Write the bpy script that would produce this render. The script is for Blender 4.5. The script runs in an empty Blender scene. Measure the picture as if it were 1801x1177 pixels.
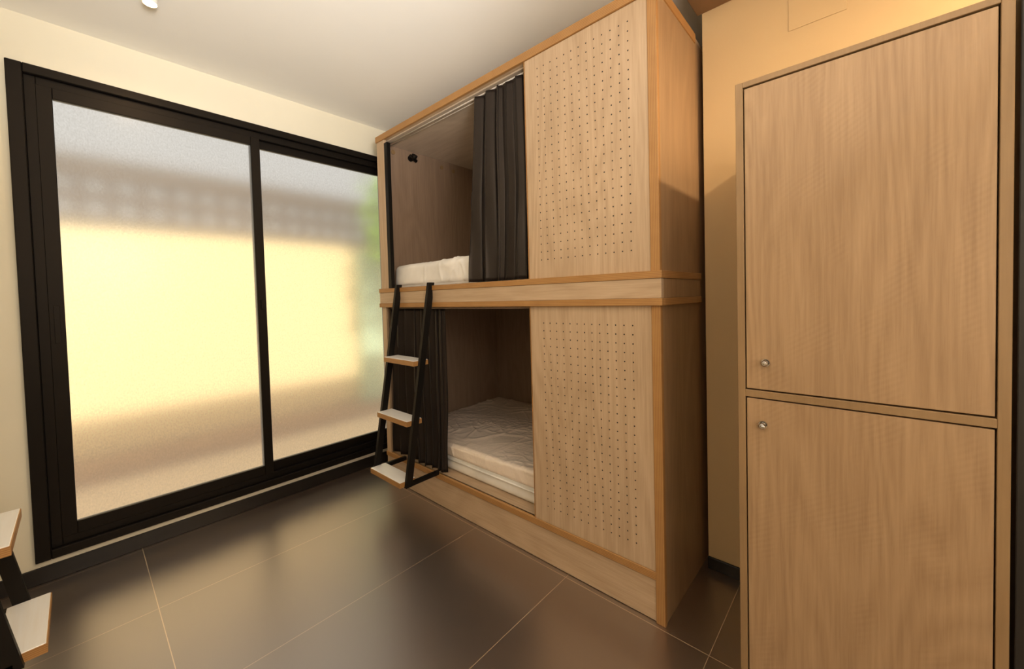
import bpy, bmesh, math, random
from mathutils import Matrix, Vector, noise
random.seed(3)
S=bpy.context.scene
COL=S.collection
try:
    S.view_settings.view_transform='Standard'
except Exception: pass

# ------------------------------------------------------------ materials
def srgb(r,g,b):
    f=lambda c:(c/12.92 if c<=.04045 else ((c+.055)/1.055)**2.4)
    return (f(r/255),f(g/255),f(b/255),1)
class NT:
    def __init__(s,name):
        s.m=bpy.data.materials.new(name); s.m.use_nodes=True
        s.t=s.m.node_tree; s.n=s.t.nodes; s.b=s.n['Principled BSDF']
    def add(s,typ,**k):
        x=s.n.new(typ)
        for a,v in k.items(): setattr(x,a,v)
        return x
    def link(s,a,b): s.t.links.new(a,b)
    def math(s,op,a,b=None,c=None):
        x=s.n.new('ShaderNodeMath'); x.operation=op
        for i,v in enumerate((a,b,c)):
            if v is None: continue
            if isinstance(v,(int,float)): x.inputs[i].default_value=v
            else: s.link(v,x.inputs[i])
        return x.outputs[0]
    def coords(s): return s.add('ShaderNodeTexCoord').outputs['Object']
    def mapping(s,sc,loc=(0,0,0),rot=(0,0,0),src=None):
        m=s.add('ShaderNodeMapping'); m.inputs['Scale'].default_value=sc; m.inputs['Location'].default_value=loc; m.inputs['Rotation'].default_value=rot
        s.link(src if src is not None else s.coords(),m.inputs['Vector']); return m.outputs[0]
    def noise(s,vec,scale,detail=4,rough=.5,dist=0):
        x=s.add('ShaderNodeTexNoise'); x.inputs['Scale'].default_value=scale; x.inputs['Detail'].default_value=detail
        x.inputs['Roughness'].default_value=rough; x.inputs['Distortion'].default_value=dist
        s.link(vec,x.inputs['Vector']); return x.outputs['Fac']
    def ramp(s,fac,stops):
        x=s.add('ShaderNodeValToRGB'); e=x.color_ramp.elements
        e[0].position,e[0].color=stops[0]; e[1].position,e[1].color=stops[-1]
        for p,c in stops[1:-1]:
            q=e.new(p); q.color=c
        s.link(fac,x.inputs[0]); return x.outputs[0]
    def mix(s,fac,a,b):
        x=s.add('ShaderNodeMix',data_type='RGBA')
        if isinstance(fac,(int,float)): x.inputs[0].default_value=fac
        else: s.link(fac,x.inputs[0])
        for i,v in ((6,a),(7,b)):
            if isinstance(v,tuple): x.inputs[i].default_value=v
            else: s.link(v,x.inputs[i])
        return x.outputs[2]
    def bump(s,h,strength=.2,dist=.002):
        x=s.add('ShaderNodeBump'); x.inputs['Strength'].default_value=strength; x.inputs['Distance'].default_value=dist
        s.link(h,x.inputs['Height']); s.link(x.outputs[0],s.b.inputs['Normal'])
    def set(s,**k):
        for a,v in k.items(): s.b.inputs[a.replace('_',' ')].default_value=v
def plain(name,c,rough=.5,metal=0,var=.06,scale=9,spec=.5,tint=None):
    t=NT(name); f=t.noise(t.coords(),scale,3)
    d=tuple(x*(1-var) for x in c[:3])+(1,); l=tuple(min(1,x*(1+var)) for x in c[:3])+(1,)
    t.link(t.ramp(f,[(.3,d),(.7,l)]),t.b.inputs['Base Color']); t.set(Roughness=rough,Metallic=metal)
    t.b.inputs['Specular IOR Level'].default_value=spec
    if tint: t.b.inputs['Specular Tint'].default_value=tint
    return t.m
def wood(name,light,dark,axis='z',dots=None,rough=.45,chatter=False,ior=1.5):
    t=NT(name); t.set(IOR=ior)
    sc={'z':(3.2,3.2,.55),'y':(3.2,.55,3.2),'x':(.55,3.2,3.2)}[axis]
    fq=120
    sc2={'z':(fq,fq,5),'y':(fq,5,fq),'x':(5,fq,fq)}[axis]
    sc3={'z':(16,16,1.6),'y':(16,1.6,16),'x':(1.6,16,16)}[axis]
    fld=t.noise(t.mapping(sc),1.0,2,.45,.35)
    if chatter:
        jit=t.noise(t.mapping((26,26,16)),1.0,1)
        fld=t.math('ADD',fld,t.math('MULTIPLY',jit,.006))
    cont=t.math('FRACT',t.math('MULTIPLY',fld,27.0 if chatter else 15.0))
    tri=t.math('ABSOLUTE',t.math('SUBTRACT',cont,.5))
    b=t.noise(t.mapping(sc2),1.0,3,.65,.3)
    a=t.noise(t.mapping(sc3),1.0,4,.6,.6)
    f=t.math('ADD',t.math('MULTIPLY',a,.20 if chatter else .28),t.math('ADD',t.math('MULTIPLY',b,.54 if chatter else .48),t.math('MULTIPLY',tri,.27 if chatter else .26)))
    if chatter:
        w2=t.add('ShaderNodeTexWave'); w2.bands_direction='Z'; w2.inputs['Scale'].default_value=24; w2.inputs['Distortion'].default_value=2.5; w2.inputs['Detail'].default_value=0; w2.inputs['Detail Scale'].default_value=.4
        t.link(t.mapping((1,1,1),rot=(.6,0,0)),w2.inputs['Vector'])
        msk=t.noise(t.mapping((9,9,5)),1.0,1)
        mk=t.math('MINIMUM',t.math('MAXIMUM',t.math('MULTIPLY',t.math('SUBTRACT',msk,.5),8),0),1)
        f=t.math('ADD',f,t.math('MULTIPLY',t.math('SUBTRACT',w2.outputs['Fac'],.5),t.math('MULTIPLY',mk,.055)))
    mid=tuple((light[i]+dark[i])/2 for i in range(3))+(1,)
    col=t.ramp(f,[(.28,dark),(.45,mid),(.64,light)])
    if dots:
        y0,z0,p,ny,nz,r=dots
        sp=t.add('ShaderNodeSeparateXYZ'); t.link(t.coords(),sp.inputs[0])
        fs=[];ins=[]
        for o,s0,n in ((sp.outputs[1],y0,ny),(sp.outputs[2],z0,nz)):
            q=t.math('ADD',t.math('DIVIDE',t.math('SUBTRACT',o,s0),p),.5)
            fr=t.math('SUBTRACT',t.math('FRACT',q),.5); fs.append(t.math('MULTIPLY',fr,fr))
            ins.append(t.math('MULTIPLY',t.math('GREATER_THAN',q,0),t.math('LESS_THAN',q,float(n))))
        d=t.math('SQRT',t.math('ADD',fs[0],fs[1]))
        k=t.math('MULTIPLY',t.math('LESS_THAN',d,r/p),t.math('MULTIPLY',ins[0],ins[1]))
        col=t.mix(k,col,(.016,.010,.006,1))
    t.link(col,t.b.inputs['Base Color']); t.set(Roughness=rough)
    t.bump(b,.12,.001)
    return t.m
def ply(name,axis):
    t=NT(name); sp=t.add('ShaderNodeSeparateXYZ'); t.link(t.coords(),sp.inputs[0])
    o=sp.outputs['xyz'.index(axis)]
    st=t.math('SINE',t.math('MULTIPLY',o,2*math.pi/.0062))
    n=t.noise(t.coords(),12,2)
    f=t.math('ADD',t.math('MULTIPLY',st,.17),t.math('ADD',t.math('MULTIPLY',n,.3),.35))
    t.link(t.ramp(f,[(.2,srgb(142,98,52)),(.5,srgb(168,121,68)),(.8,srgb(186,141,87))]),t.b.inputs['Base Color'])
    t.set(Roughness=.5); return t.m

L1=srgb(200,172,141); D1=srgb(174,146,115)
WT=(1,.82,.66,1)
M={}
M['woodz']=wood('pale oak laminate vertical',L1,D1,'z')
M['woodshade']=wood('oak laminate shaded side',srgb(168,135,99),srgb(144,113,81),'z')  # pale oak darkened and warmed in colour for the side's shade
M['woody']=wood('pale oak laminate along length',L1,D1,'y')
M['tread']=wood('sheen-whitened tread laminate',srgb(253,251,248),srgb(246,240,232),'y',rough=.3,ior=2.2)  # near-white base paints the bright gloss onto the oak treads
M['perf_up']=wood('perforated oak panel upper',L1,D1,'z',dots=(.685-.575,1.452,.0367,13,25,.0030))
M['perf_lo']=wood('perforated oak panel lower',L1,D1,'z',dots=(.685-.575,.283,.0364,13,25,.0030))
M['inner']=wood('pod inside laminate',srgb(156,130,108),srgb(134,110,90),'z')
M['innertop']=wood('pod ceiling laminate',srgb(206,188,168),srgb(186,166,146),'y')
M['lock_door']=wood('locker door laminate',srgb(174,141,105),srgb(149,117,84),'z',chatter=True)
M['lock_trim']=wood('locker carcass laminate',srgb(152,121,84),srgb(136,106,71),'z')
M['plyz']=ply('laminated edge horizontal','z'); M['plyy']=ply('laminated edge vertical','y')
M['black']=plain('black powder coated metal',(.006,.0055,.005,1),.5,spec=.2,tint=WT)
M['frame']=plain('black aluminium',(.005,.0042,.0036,1),.5,spec=.2,tint=WT)
M['gap']=plain('dark gap',(.02,.013,.008,1),.9)
M['wall']=plain('cream painted wall',srgb(228,220,198),.85,var=.02,scale=3)
M['wallr']=plain('lamp-tinted cream wall',srgb(204,173,128),.85,var=.02,scale=3)  # cream paint tinted for warm lamplight and darkened for shade
M['ceil']=plain('off white ceiling',srgb(248,245,238),.9,var=.015,scale=2)
M['soffit']=plain('shade-browned beam',srgb(140,106,70),.8)  # brown is the ceiling shade put into the beam's colour
M['skirt']=plain('black skirting tile',(.014,.011,.009,1),.35,spec=.3)
M['chrome']=plain('polished chrome',(.55,.52,.49,1),.16,1)
M['white']=plain('white plastic',(.8,.78,.72,1),.4)
M['rod']=plain('pale curtain rail',srgb(190,180,168),.4)
M['door']=plain('dark brown door',(.012,.008,.006,1),.5)
def fabric(name,c,rough=.9,scale=220,spec=.5,tint=None,bs=.15):
    t=NT(name); f=t.noise(t.coords(),scale,2); g=t.noise(t.coords(),6,3)
    d=tuple(x*.8 for x in c[:3])+(1,)
    t.link(t.ramp(g,[(.3,d),(.7,c)]),t.b.inputs['Base Color']); t.set(Roughness=rough); t.b.inputs['Specular IOR Level'].default_value=spec
    if tint: t.b.inputs['Specular Tint'].default_value=tint
    t.bump(f,bs,.0008); return t.m
M['curtain']=fabric('charcoal curtain cloth',(.016,.0122,.0110,1),.42,spec=.3,tint=WT)
M['sheet']=fabric('off white mattress cover',srgb(252,247,240),.7)
def plastic():
    t=NT('crinkled plastic protector'); t.set(Base_Color=srgb(246,228,210),Roughness=.22)
    t.b.inputs['Coat Weight'].default_value=.7; t.b.inputs['Coat Roughness'].default_value=.08
    n=t.noise(t.mapping((1,2.2,1),rot=(0,0,.5)),13,4,.65,1.4); t.bump(n,.55,.010); return t.m
M['sheet2']=plastic()
def floor_mat():
    t=NT('dark porcelain floor tiles'); sp=t.add('ShaderNodeSeparateXYZ'); t.link(t.coords(),sp.inputs[0])
    def ln(o,o0,p,w):
        q=t.math('FRACT',t.math('ADD',t.math('DIVIDE',t.math('SUBTRACT',o,o0),p),.5))
        return t.math('LESS_THAN',t.math('ABSOLUTE',t.math('SUBTRACT',q,.5)),w/p/2)
    k=t.math('MAXIMUM',ln(sp.outputs[0],.188,1.277,.0030),ln(sp.outputs[1],1.015,.6,.0022))
    n=t.noise(t.coords(),2,1,.4)
    base=t.ramp(n,[(.3,srgb(46,35,29)),(.7,srgb(52,40,33))])
    col=t.mix(k,base,srgb(200,176,144))
    t.link(col,t.b.inputs['Base Color'])
    t.set(IOR=4.9,Roughness=.34); t.b.inputs['Specular Tint'].default_value=(1,.91,.84,1)
    return t.m
M['floor']=floor_mat()
def frosted():
    t=NT('frosted glass'); t.set(Roughness=.27,IOR=1.30,Base_Color=(1,1,1,1)); t.b.inputs['Transmission Weight'].default_value=1
    n=t.noise(t.coords(),300,1,.5); t.bump(n,.10,.001)
    g=t.noise(t.mapping((1,1,.6)),150,3,.75)
    t.link(t.ramp(g,[(.34,(.82,.81,.79,1)),(.62,(1,1,1,1))]),t.b.inputs['Base Color'])
    t.b.inputs['Emission Color'].default_value=(1,.90,.74,1); t.b.inputs['Emission Strength'].default_value=.07  # pane given a faint glow of its own to stand in for daylight
    return t.m
M['frost']=frosted()
def emis(name,c,s):
    t=NT(name); t.set(Base_Color=c,Roughness=.4); t.b.inputs['Emission Color'].default_value=c; t.b.inputs['Emission Strength'].default_value=s; return t.m
M['bulb']=emis('warm lamp lens',(1,.72,.4,1),18)

# ------------------------------------------------------------ helpers
def tag(o,label=None,cat=None,group=None,kind=None):
    if label: o['label']=label
    if cat: o['category']=cat
    if group: o['group']=group
    if kind: o['kind']=kind
    return o
def root(name,loc,label=None,cat=None,group=None,kind=None):
    o=bpy.data.objects.new(name,None); COL.objects.link(o); o.location=loc; o.empty_display_size=.1
    return tag(o,label,cat,group,kind)
def wloc(p):
    v=Vector((0,0,0))
    while p is not None: v+=p.location; p=p.parent
    return v
def link(name,bm,mat,parent=None,smooth=False,origin=None):
    me=bpy.data.meshes.new(name)
    if parent is not None:
        off=wloc(parent)
    elif origin is not None: off=Vector(origin)
    else: off=Vector((0,0,0))
    bmesh.ops.translate(bm,vec=-off,verts=bm.verts)
    bmesh.ops.recalc_face_normals(bm,faces=bm.faces)
    bm.to_mesh(me); bm.free()
    for mm in (mat if isinstance(mat,(list,tuple)) else [mat]): me.materials.append(mm)
    if smooth:
        for p in me.polygons: p.use_smooth=True
    o=bpy.data.objects.new(name,me); COL.objects.link(o)
    if parent is not None: o.parent=parent
    elif origin is not None: o.location=off
    return o
def addbox(bm,x0,x1,y0,y1,z0,z1,bev=0.0015,mi=0):
    r=bmesh.ops.create_cube(bm,size=1)
    vs=r['verts']
    for v in vs:
        v.co=Vector((x0 if v.co.x<0 else x1, y0 if v.co.y<0 else y1, z0 if v.co.z<0 else z1))
    fs=list({f for v in vs for f in v.link_faces})
    for f in fs: f.material_index=mi
    if bev>0:
        es=list({e for v in vs for e in v.link_edges})
        bmesh.ops.bevel(bm,geom=es,offset=bev,segments=1,affect='EDGES',material=-1)
def box(name,b,mat,parent=None,bev=.0015,origin=None):
    bm=bmesh.new()
    bl=b if isinstance(b[0],(tuple,list)) else [b]
    for q in bl: addbox(bm,*q,bev=bev)
    return link(name,bm,mat,parent,origin=origin)
def addcyl(bm,p0,p1,r0,r1=None,seg=20,mi=0):
    p0=Vector(p0);p1=Vector(p1); d=p1-p0
    mt=Matrix.Translation((p0+p1)/2)@d.to_track_quat('Z','Y').to_matrix().to_4x4()
    r=bmesh.ops.create_cone(bm,cap_ends=True,segments=seg,radius1=r0,radius2=r0 if r1 is None else r1,depth=d.length,matrix=mt)
    for f in {f for v in r['verts'] for f in v.link_faces}: f.material_index=mi
def cyl(name,segs,mat,parent=None,seg=20):
    bm=bmesh.new()
    for s in segs: addcyl(bm,*s,seg=seg)
    o=link(name,bm,mat,parent)
    for p in o.data.polygons: p.use_smooth=len(p.vertices)==4
    return o
def addprism(bm,a,b,w,d):
    vs=[]
    for p in (a,b):
        for sx,sy in ((-1,-1),(1,-1),(1,1),(-1,1)):
            vs.append(bm.verts.new((p[0]+sx*d/2,p[1]+sy*w/2,p[2])))
    bm.faces.new(vs[0:4]); bm.faces.new(vs[4:8])
    for i in range(4):
        j=(i+1)%4; bm.faces.new((vs[i],vs[j],vs[4+j],vs[4+i]))

# ------------------------------------------------------------ room shell
CZ=2.64; YW=2.85; XR=1.955; XL=-.41; YB=-1.3; XA=2.66
fl=box('floor',(XL-.1,XA+.1,YB-.1,YW+.15,-.1,0),M['floor'],bev=0); tag(fl,kind='structure')
ce=box('ceiling',(XL-.1,XA+.1,YB-.1,YW+.2,CZ,CZ+.12),M['ceil'],bev=0); tag(ce,kind='structure')
WX0,WX1,WZ0,WZ1=-.175,1.82,.107,2.41
w=box('wall_far',[(XL-.1,WX0,YW,YW+.15,0,CZ),(WX1,XA+.1,YW,YW+.15,0,CZ),(WX0,WX1,YW,YW+.15,WZ1,CZ),(WX0,WX1,YW,YW+.15,0,WZ0)],M['wall'],bev=0); tag(w,kind='structure')
w=box('wall_left',(XL-.1,XL,YB,YW,0,CZ),M['wall'],bev=0); tag(w,kind='structure')
w=box('wall_back',(XL-.1,XR+.1,YB-.1,YB,0,CZ),M['wall'],bev=0); tag(w,kind='structure')
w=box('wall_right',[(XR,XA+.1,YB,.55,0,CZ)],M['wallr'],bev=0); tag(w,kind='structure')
w=box('wall_alcove',[(XA,XA+.1,.55,YW,0,CZ)],M['wall'],bev=0); tag(w,kind='structure')
t_=box('trim_1',(1.80,XR,YB,.57,2.525,CZ),M['soffit'],bev=.002); tag(t_,kind='structure')
b_=box('baseboard_far',(XL,2.6,YW-.012,YW,0,.076),M['skirt'],bev=.002); tag(b_,kind='structure')
b_=box('baseboard_right',(XR-.012,XR,YB,.55,0,.055),M['skirt'],bev=.002); tag(b_,kind='structure')
b_=box('trim_3',(XR-.0025,XR,.06,.235,2.30,2.50),M['wallr'],bev=.001); tag(b_,kind='structure')
d=root('door_1',(1.33,-.6,0),kind='structure')
box('door_leaf',(1.315,1.355,-1.1,-.27,0,2.1),M['door'],d)
box('door_frame',[(1.30,1.37,-.27,-.222,0,2.15),(1.30,1.37,-1.15,-1.1,0,2.15),(1.30,1.37,-1.1,-.27,2.1,2.15)],M['door'],d)

# ------------------------------------------------------------ window
wn=root('window_1',((WX0+WX1)/2,YW,WZ0),kind='structure')
def ring(bm,x0,x1,y0,y1,z0,z1,tl,tr,tt,tb,bev=.002):
    addbox(bm,x0,x0+tl,y0,y1,z0,z1,bev); addbox(bm,x1-tr,x1,y0,y1,z0,z1,bev)
    addbox(bm,x0+tl,x1-tr,y0,y1,z1-tt,z1,bev); addbox(bm,x0+tl,x1-tr,y0,y1,z0,z0+tb,bev)
bm=bmesh.new()
ring(bm,WX0,WX1,YW-.03,YW+.1,WZ0,WZ1,.05,.05,.042,.042,.003)
ring(bm,WX0+.05,WX1-.05,YW-.005,YW+.09,WZ0+.042,WZ1-.042,.037,.037,.04,.037,.002)
link('window_frame',bm,M['frame'],wn)
for nm,(x0,x1,yy) in (('sash',(-.090,.832,YW+.012)),('sash',(.785,1.735,YW+.045))):
    bm=bmesh.new(); ring(bm,x0,x1,yy-.018,yy+.012,.185,2.333,.052,.05,.052,.058,.002)
    s=link(nm,bm,M['frame'],wn)
    box('glass_pane',(x0+.048,x1-.046,yy-.006,yy+.000,.24,2.285),M['frost'],s,bev=0)
box('handle',(-.074,-.054,YW-.010,YW-.005,1.12,1.30),M['black'],wn,bev=.001)
box('latch',(.798,.816,YW-.018,YW-.006,1.25,1.31),M['black'],wn,bev=.003)

# ------------------------------------------------------------ yard outside
g=box('yard_ground',(-6,8,YW+.15,11,-.25,-.05),plain('yard paving',srgb(228,206,176),.8),bev=0); tag(g,kind='structure')
g=box('wall_yard',(-6,8,4.8,5.0,-.1,1.97),plain('sunlit yellow render',srgb(255,229,172),.9,var=.02),bev=0); tag(g,kind='structure')
g=box('trim_2',(-6,8,4.3,4.8,-.1,.03),plain('brown plinth',srgb(170,134,94),.9),bev=.01); tag(g,kind='structure')
ls=root('lattice_screen',(1,4.9,1.99),'dark lattice screen above the yellow yard wall, blurred by frosted glass','screen')
lm=plain('weathered brown slats',srgb(104,84,60),.8)
bl=[(-5,7,4.87,4.89,1.99+.2*i,1.99+.2*i+.10) for i in range(2)]+[(-5,7,4.86,4.93,2.39,2.58)]
box('horizontal_slats',bl,lm,ls,bev=0)
bl=[(-5+.2*i,-5+.2*i+.10,4.9,4.92,1.99,2.39) for i in range(60)]
box('vertical_slats',bl,lm,ls,bev=0)
tr=root('garden_shrub',(2.85,4.2,-.05),'green leafy shrub outside the right window pane','shrub')
bm=bmesh.new()
for i in range(1300):
    a=random.uniform(0,6.28); r=random.uniform(0,.6)**1; z=random.uniform(1.75,2.75)
    c=Vector((2.85+r*math.cos(a),4.2+r*.6*math.sin(a),z)); q=Vector((random.uniform(-1,1),random.uniform(-1,1),random.uniform(-1,1))).normalized()
    u=q.orthogonal().normalized(); v2=q.cross(u)
    f=[bm.verts.new(c+u*.07),bm.verts.new(c+v2*.035),bm.verts.new(c-u*.07),bm.verts.new(c-v2*.035)]; bm.faces.new(f)
link('foliage',bm,plain('green leaves',srgb(160,196,70),.7,var=.3),tr)
cyl('stem',[((2.85,4.2,-.05),(2.85,4.2,2.0),.03,.015)],lm,tr)
pp=box('pipe_casing',(2.40,2.75,4.6,4.78,-.05,1.9),plain('pale green paint',srgb(200,222,186),.6),bev=.03,origin=(2.55,4.7,-.05)); tag(pp,'pale green pipe casing against yellow yard wall beyond right pane','pipe casing')

# ------------------------------------------------------------ bunk
XB=1.485; Y0=.575; Y1=2.56; YO=1.20; XI=2.62
bk=root('bunk_pod',(XB,Y0,0),'two-storey oak bunk pod with perforated front panels and curtained openings','bunk bed')
def B(name,b,mat,p=None,bev=.0015): return box(name,b,mat,p or bk,bev)
B('side_panel',(XB+.004,XI,Y0,Y0+.025,0,2.41),M['woodshade'])
B('end_panel',(XB+.004,XI,Y1-.04,Y1,0,2.41),M['woodz'])
B('back_panel',(XI,XI+.02,Y0,Y1,0,2.43),M['inner'])
B('inner_lining',[(XB+.03,XI,Y1-.048,Y1-.04,.2,1.24),(XB+.03,XI,Y1-.048,Y1-.04,1.365,2.395),(XI-.008,XI,Y0+.03,Y1-.048,.2,1.24),(XI-.008,XI,Y0+.03,Y1-.048,1.365,2.395)],M['inner'],bev=0)
B('inner_ceiling',(XB+.03,XI-.008,Y0+.03,Y1-.05,2.388,2.396),M['innertop'],bev=0)
B('roof_board',(XB+.006,XI,Y0+.002,Y1-.002,2.397,2.43),M['woody'])
B('bed_deck',(XB+.01,XI,Y0+.025,Y1-.04,.165,.2),M['woody'])
B('bed_deck',(XB+.01,XI,Y0+.025,Y1-.04,1.24,1.362),M['inner'])
B('plinth_board',(XB+.004,XB+.022,Y0+.026,Y1-.04,.002,.165),M['woody'])
pu=B('perforated_panel',(XB+.002,XB+.02,Y0+.033,YO,1.366,2.395),M['perf_up'])
pl=B('perforated_panel',(XB+.002,XB+.02,Y0+.033,YO,.2,1.235),M['perf_lo'])
B('front_stile',(XB+.002,XB+.018,2.505,Y1-.04,.2,1.235),M['woodz'])
B('front_stile',(XB+.002,XB+.022,2.462,Y1-.04,1.366,2.395),M['woodz'])
B('top_edge_trim',(XB-.004,XB+.012,Y0-.004,Y1+.004,2.396,2.436),M['plyz'])
B('top_side_trim',(XB+.012,1.93,Y0-.004,Y0+.012,2.396,2.436),M['plyz'])
B('corner_trim',[(XB-.003,XB+.016,Y0-.003,Y0+.033,1.366,2.396),(XB-.003,XB+.016,Y0-.003,Y0+.033,.0,1.235)],M['plyy'])
B('rail_edge_trim',(XB-.016,XB+.012,Y0-.014,Y1+.004,1.338,1.366),M['plyz'])
B('rail_edge_trim',(XB-.016,XB+.012,Y0-.014,Y1+.004,1.235,1.263),M['plyz'])
B('rail_board',(XB-.012,XB+.01,Y0-.010,Y1,1.263,1.338),M['woody'])
B('rail_side_trim',[(XB+.012,1.935,Y0-.014,Y0+.01,1.338,1.366),(XB+.012,1.935,Y0-.014,Y0+.01,1.235,1.263)],M['plyz'])
B('rail_side_board',(XB+.01,1.933,Y0-.010,Y0+.01,1.263,1.338),M['woodshade'])
B('ledge_trim',(XB-.004,XB+.02,Y0+.03,Y1,.170,.2),M['plyz'])
B('opening_edge_trim',[(XB,XB+.021,YO,YO+.003,.2,1.235),(XB,XB+.021,YO,YO+.003,1.366,2.395)],M['plyy'],bev=0)
B('curtain_post',(XB+.002,XB+.03,2.425,2.462,1.366,2.37),M['black'])
cyl('curtain_rod',[((XB+.034,YO,2.369),(XB+.034,2.51,2.369),.0042),((XB+.062,YO,2.369),(XB+.062,2.51,2.369),.0025)],M['rod'],bk)
cyl('curtain_rod',[((XB+.035,YO,1.228),(XB+.035,2.51,1.228),.005)],M['inner'],bk)
YE=Y1-.048
hk=cyl('coat_hook',[((1.735,YE,2.335),(1.735,YE-.008,2.335),.022),((1.735,YE-.008,2.335),(1.735,YE-.045,2.335),.009),((1.735,YE-.045,2.33),(1.735,YE-.06,2.345),.020,.022),((1.77,YE-.03,2.315),(1.71,YE-.03,2.345),.012)],M['black'],bk)
for xx,zz in ((1.59,2.347),(2.03,2.335),(2.15,2.33)):
    cyl('screw_cover',[((xx,YE,zz),(xx,YE-.004,zz),.016)],M['lock_trim'],bk)

# ------------------------------------------------------------ mattresses
def softbox(x0,x1,y0,y1,z0,z1,r,nx,ny,nz,fn):
    bm=bmesh.new(); vd={}
    def V(i,j,k):
        key=(i,j,k)
        if key not in vd:
            p=Vector((x0+(x1-x0)*i/nx,y0+(y1-y0)*j/ny,z0+(z1-z0)*k/nz))
            q=Vector((min(max(p.x,x0+r),x1-r),min(max(p.y,y0+r),y1-r),min(max(p.z,z0+r),z1-r)))
            d=p-q
            nrm=d.normalized() if d.length>1e-9 else Vector((0,0,1))
            p=q+nrm*r
            p=p+nrm*fn(p,nrm)
            vd[key]=bm.verts.new(p)
        return vd[key]
    for i in range(nx):
        for j in range(ny):
            for k in (0,nz): bm.faces.new((V(i,j,k),V(i+1,j,k),V(i+1,j+1,k),V(i,j+1,k)))
    for i in range(nx):
        for k in range(nz):
            for j in (0,ny): bm.faces.new((V(i,j,k),V(i+1,j,k),V(i+1,j,k+1),V(i,j,k+1)))
    for j in range(ny):
        for k in range(nz):
            for i in (0,nx): bm.faces.new((V(i,j,k),V(i,j+1,k),V(i,j+1,k+1),V(i,j,k+1)))
    return bm
def ridge(p,f,sx=1,sy=1,sz=1,seed=0,w=2.4):
    q=Vector((p.x*f*sx+seed,p.y*f*sy,p.z*f*sz))
    q=q+Vector((noise.noise(q*.7+Vector((5,3,1))),noise.noise(q*.7),0))*.9
    return (1-min(1,abs(noise.noise(q))*w))**2.0
def crease(p,ang,f,seed,stretch=.3,w=4.5):
    c,s=math.cos(ang),math.sin(ang)
    u=p.x*c+p.y*s; v=-p.x*s+p.y*c
    q=Vector((u*f,v*f*stretch,seed))
    q=q+Vector((noise.noise(Vector((p.x*3,p.y*3,seed+4))),noise.noise(Vector((p.x*3,p.y*3,seed+9))),0))*.5
    m=max(0,min(1,noise.noise(Vector((p.x*2.6,p.y*2.6,seed*3+1)))*2.2+.45))
    return m*(1-min(1,abs(noise.noise(q))*w))**1.3
def w_low(p,n):
    if n.z>.5: return .006*crease(p,.5,9,1,.3,5)+.005*crease(p,1.5,11,2.3,.3,5)+.005*crease(p,-.7,12,5.1,.3,5)+.003*crease(p,.1,22,7.7,.5)+.010*noise.noise(p*4)
    if n.z<-.5: return 0
    return .005*ridge(p,7,1,1,.5)
def w_up(p,n):
    if n.z<-.5: return 0
    k=max(0,min(1,(2.3-p.y)/.5))
    return .009*k*ridge(p,6,1,1.8,.6,3,w=4)+.009*noise.noise(p*3)
MX0=XB+.085; MX1=XI-.03
mt=root('mattress',((MX0+MX1)/2,1.55,.2),'mattress with crinkled shiny protector on the lower bed','mattress')
link('mattress_core',softbox(MX0,MX1,.63,2.49,.2,.35,.02,30,50,8,lambda p,n:0.0),M['sheet'],mt,smooth=True)
link('protector_sheet',softbox(MX0-.01,MX1+.006,.62,2.498,.285,.376,.025,220,400,10,w_low),M['sheet2'],mt,smooth=True)
cyl('piping',[((MX0-.005,.63,.272),(MX0-.005,2.49,.272),.005)],M['sheet'],mt,seg=8)
mt=root('mattress',((MX0+MX1)/2,1.55,1.362),'smooth off-white mattress on the upper bed beside the charcoal curtain','mattress')
MU0=XB+.076
link('mattress_core',softbox(MU0,MX1,.63,2.50,1.362,1.50,.02,30,50,8,lambda p,n:0.0),M['sheet'],mt,smooth=True)
link('fitted_sheet',softbox(MU0-.008,MX1+.006,.622,2.510,1.363,1.534,.045,80,220,18,w_up),M['sheet'],mt,smooth=True)

# ------------------------------------------------------------ curtains
def curtain(label,X,ya0,ya1,yb0,yb1,z0,z1,k,amp,seed):
    n=k*16; mz=48; bm=bmesh.new(); g=[]
    rnd=random.Random(seed); ph=[rnd.uniform(-1,1) for _ in range(k+2)]; am=[rnd.uniform(.3,1.35) for _ in range(k+2)]
    wd=[rnd.uniform(.45,1.7) for _ in range(k)]; cum=[0]
    for q in wd: cum.append(cum[-1]+q/sum(wd))
    for iz in range(mz+1):
        t=iz/mz; z=z0+(z1-z0)*t; row=[]
        for i in range(n+1):
            cell=i/n*k; c=int(min(cell,k-1e-6)); f=cell-c
            u=cum[c]+(cum[c+1]-cum[c])*f
            A=amp*((1-f)*am[c]+f*am[c+1])*(1-.25*t)
            s=math.sin(2*math.pi*cell+.35*math.sin(2.5*t+ph[c]))
            y=(yb0+(yb1-yb0)*u)*(1-t)+(ya0+(ya1-ya0)*u)*t+.010*math.sin(4*math.pi*cell)+.012*math.sin(4*t+6*u+seed)*(1-t)
            x=X+A*s+.010*noise.noise(Vector((u*7,t*3,seed)))*(1.2-t)
            row.append(bm.verts.new((x,y,z)))
        g.append(row)
    for a in range(mz):
        for i in range(n): bm.faces.new((g[a][i],g[a][i+1],g[a+1][i+1],g[a+1][i]))
    r=root('curtain',(X,(ya0+ya1)/2,z0),label,'curtain')
    o=link('cloth',bm,M['curtain'],r,smooth=True)
    md=o.modifiers.new('thickness','SOLIDIFY'); md.thickness=.003
    bm=bmesh.new(); g=[]
    for zz in (z0+.030,z0+.032):
        row=[]
        for i in range(n+1):
            v=o.data.vertices[(1)*(n+1)+i].co+wloc(r)
            row.append(bm.verts.new((v.x-.0035,v.y,zz)))
        g.append(row)
    for i in range(n): bm.faces.new((g[0][i],g[0][i+1],g[1][i+1],g[1][i]))
    link('hem_stitch',bm,M['gap'],r)
    return r
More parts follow.
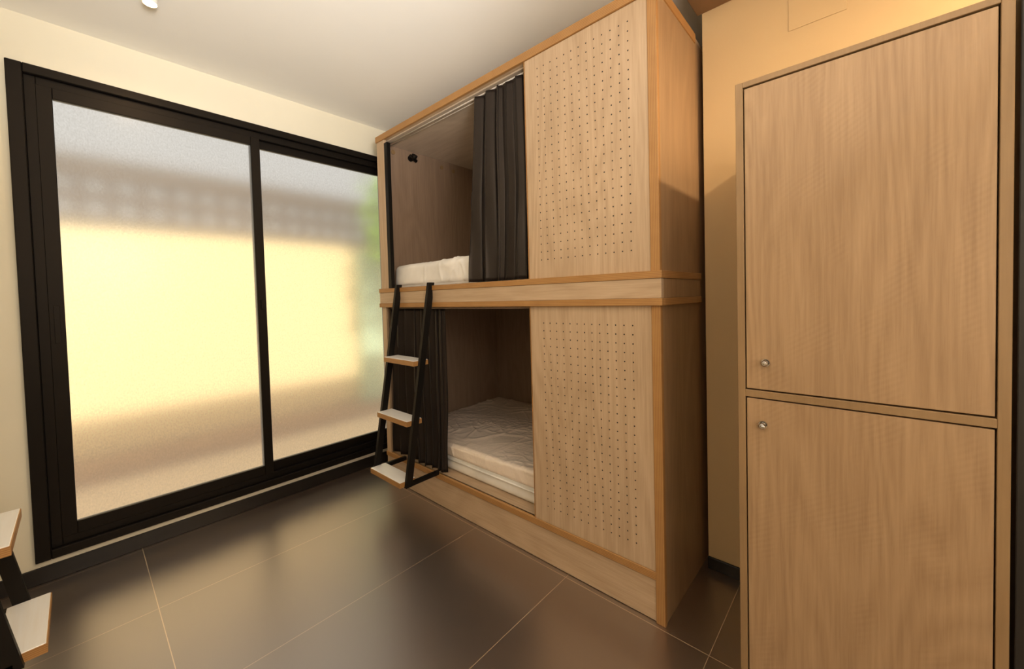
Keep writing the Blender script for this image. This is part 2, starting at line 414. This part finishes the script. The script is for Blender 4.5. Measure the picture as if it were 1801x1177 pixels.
curtain('charcoal curtain gathered against the perforated panel on the upper bed',XB+.030,1.228,1.575,1.222,1.65,1.372,2.362,5,.026,1)
curtain('charcoal curtain drawn behind the ladder on the lower bed',XB+.034,1.90,2.503,1.91,2.503,.207,1.222,8,.024,2)

# ------------------------------------------------------------ ladders
def ladder(label,xw,sg,dy,so=0):
    r=root('ladder',(xw-sg*.11,2.13+dy,.2),label,'ladder',None)
    xs=lambda z: xw-sg*(.222-(z-.2)*.174)
    for y in (1.958,2.31):
        bm=bmesh.new(); addprism(bm,(xs(.2)+sg*so,y+dy,.2),(xs(1.385)+sg*so,y+dy,1.385),.022,.04)
        link('stile',bm,M['black'],r)
        box('foot_bar',(min(xs(.2)+sg*.018,xw-sg*.005),max(xs(.2)+sg*.018,xw-sg*.005),y-.011+dy,y+.011+dy,.2,.225),M['black'],r)
        box('hook_plate',(min(xs(1.37),xw-sg*.0165),max(xs(1.37),xw-sg*.0165),y-.011+dy,y+.011+dy,1.33,1.37),M['black'],r)
    for z in (.235,.575,.92):
        xf=xs(z)-sg*.052; xb=xs(z)+sg*.050
        a,b=min(xf,xb),max(xf,xb)
        s=box('tread',(a,b,1.970+dy,2.298+dy,z-.030,z),M['tread'],r)
        e0,e1=(xf-sg*.003,xf)
        box('edge_band',[(min(e0,e1),max(e0,e1),1.967+dy,2.298+dy,z-.0305,z-.002),(a,b,1.967+dy,1.970+dy,z-.0305,z-.002)],M['plyz'],s,bev=0)
    return r
ladder('black metal ladder with three oak treads leaning on the curtained bunk',XB,1,0)
ladder('second ladder with oak treads cut off at the left beside the window',-.374,-1,-.07,.018)

# ------------------------------------------------------------ locker
LX=1.30; LY0=-.215; LY1=.281; LT=1.868
lk=root('locker',(LX,(LY0+LY1)/2,0),'tall oak locker with two stacked doors and round chrome locks','locker')
T=.0185
bm=bmesh.new()
for q in [(LX,1.93,LY1-T,LY1,0,LT),(LX,1.93,LY0,LY0+T,0,LT),(LX,1.93,LY0+T,LY1-T,LT-T+.003,LT),(LX,1.93,LY0+T,LY1-T,.978,.998),(LX,1.93,LY0+T,LY1-T,.06,.08),(LX+.03,LX+.045,LY0+T,LY1-T,0,.06),(1.92,1.93,LY0+T,LY1-T,.08,LT-T)]: addbox(bm,*q,bev=.001)
link('carcass',bm,M['lock_trim'],lk)
box('shadow_gap_liner',(LX+.024,LX+.03,LY0+T,LY1-T,.08,LT-T+.003),M['gap'],lk,bev=0)
for (z0,z1,zl,yl) in ((1.002,LT-T-.001,1.079,.213),(.084,.974,.903,.220)):
    dr=box('door',(LX+.002,LX+.021,LY0+T+.003,LY1-T-.003,z0,z1),M['lock_door'],lk,bev=.001)
    lo=cyl('lock',[((LX+.002,yl,zl),(LX-.004,yl,zl),.0105),((LX-.004,yl,zl),(LX-.014,yl,zl),.006),((LX-.014,yl,zl),(LX-.017,yl,zl),.0085),((LX-.017,yl,zl),(LX-.021,yl,zl),.0085,.005)],M['chrome'],dr,seg=28)
    box('lock_lever',(LX-.026,LX-.020,yl-.009,yl+.002,zl-.0035,zl+.0035),M['chrome'],lo,bev=.0015)

# ------------------------------------------------------------ ceiling spots
def spot(label,x,y,power,col=(1,.74,.46),soft=.015):
    r=root('ceiling_spotlight',(x,y,CZ),label,'spotlight','surface ceiling spotlights')
    cyl('housing',[((x,y,CZ),(x,y,CZ-.006),.032),((x,y,CZ-.006),(x,y,CZ-.048),.026)],M['white'],r,seg=32)
    cyl('lens',[((x,y,CZ-.048),(x,y,CZ-.050),.023)],M['bulb'],r,seg=24)
    l=bpy.data.lights.new('spot lamp','SPOT'); l.energy=power; l.color=col; l.spot_size=math.radians(172); l.spot_blend=.4; l.shadow_soft_size=soft
    o=bpy.data.objects.new('lamp_beam',l); COL.objects.link(o); o.parent=r; o.location=(0,0,-.08)
spot('small white cylindrical ceiling spotlight glowing above the window',.268,2.28,7)
spot('ceiling spotlight near the locker and right wall',1.42,-.95,98,(1,.77,.50),.05)

# ------------------------------------------------------------ daylight and added soft fill light
sun=bpy.data.lights.new('sun','SUN'); sun.energy=4.5; sun.color=(1,.96,.87); sun.angle=.02
so=bpy.data.objects.new('sun',sun); COL.objects.link(so)
so.rotation_euler=Vector((.12,1,-1.38)).to_track_quat('-Z','Y').to_euler()
W=bpy.data.worlds.new('World'); S.world=W; W.use_nodes=True
bgn=W.node_tree.nodes['Background']; bgn.inputs[0].default_value=(1,.98,.93,1); bgn.inputs[1].default_value=.58
def area(loc,dr,sx,sy,e,c):  # added fill lights behind the camera, no fitting there
    l=bpy.data.lights.new('fill light','AREA'); l.shape='RECTANGLE'; l.size=sx; l.size_y=sy; l.energy=e; l.color=c
    o=bpy.data.objects.new('fill_light',l); COL.objects.link(o); o.location=loc
    o.rotation_euler=Vector(dr).to_track_quat('-Z','Y').to_euler()
area((.15,-1.15,1.7),(.12,1,.12),.9,1.5,15.5,(1,.94,.86))
area((.2,-.3,1.85),(.05,.75,1.0),.6,.6,16,(1,.96,.90))
l=bpy.data.lights.new('ceiling fill','SPOT'); l.energy=290; l.color=(1,.97,.93); l.spot_size=math.radians(60); l.spot_blend=1; l.shadow_soft_size=.25  # added spot without a fitting, brightens the far ceiling
o=bpy.data.objects.new('ceiling_fill',l); COL.objects.link(o); o.location=(.0,-.45,1.55)
o.rotation_euler=(Vector((.5,1.45,2.64))-o.location).to_track_quat('-Z','Y').to_euler()

# ------------------------------------------------------------ camera
cam=bpy.data.cameras.new('camera'); co=bpy.data.objects.new('camera',cam); COL.objects.link(co)
A=[[0.67907,-0.73357,-0.02703],[0.0396,-0.00016,0.99922],[-0.733,-0.67961,0.02894]]
Rm=Matrix([[A[j][i] for j in range(3)] for i in range(3)])
co.matrix_world=Matrix.Translation((0,0,1.28))@Rm.to_4x4()
cam.sensor_width=36; cam.lens=695.45*36/1801
cam.shift_x=(900.5-885)/1801; cam.shift_y=-(588.5-544.08)/1801
cam.clip_start=.02
S.camera=co
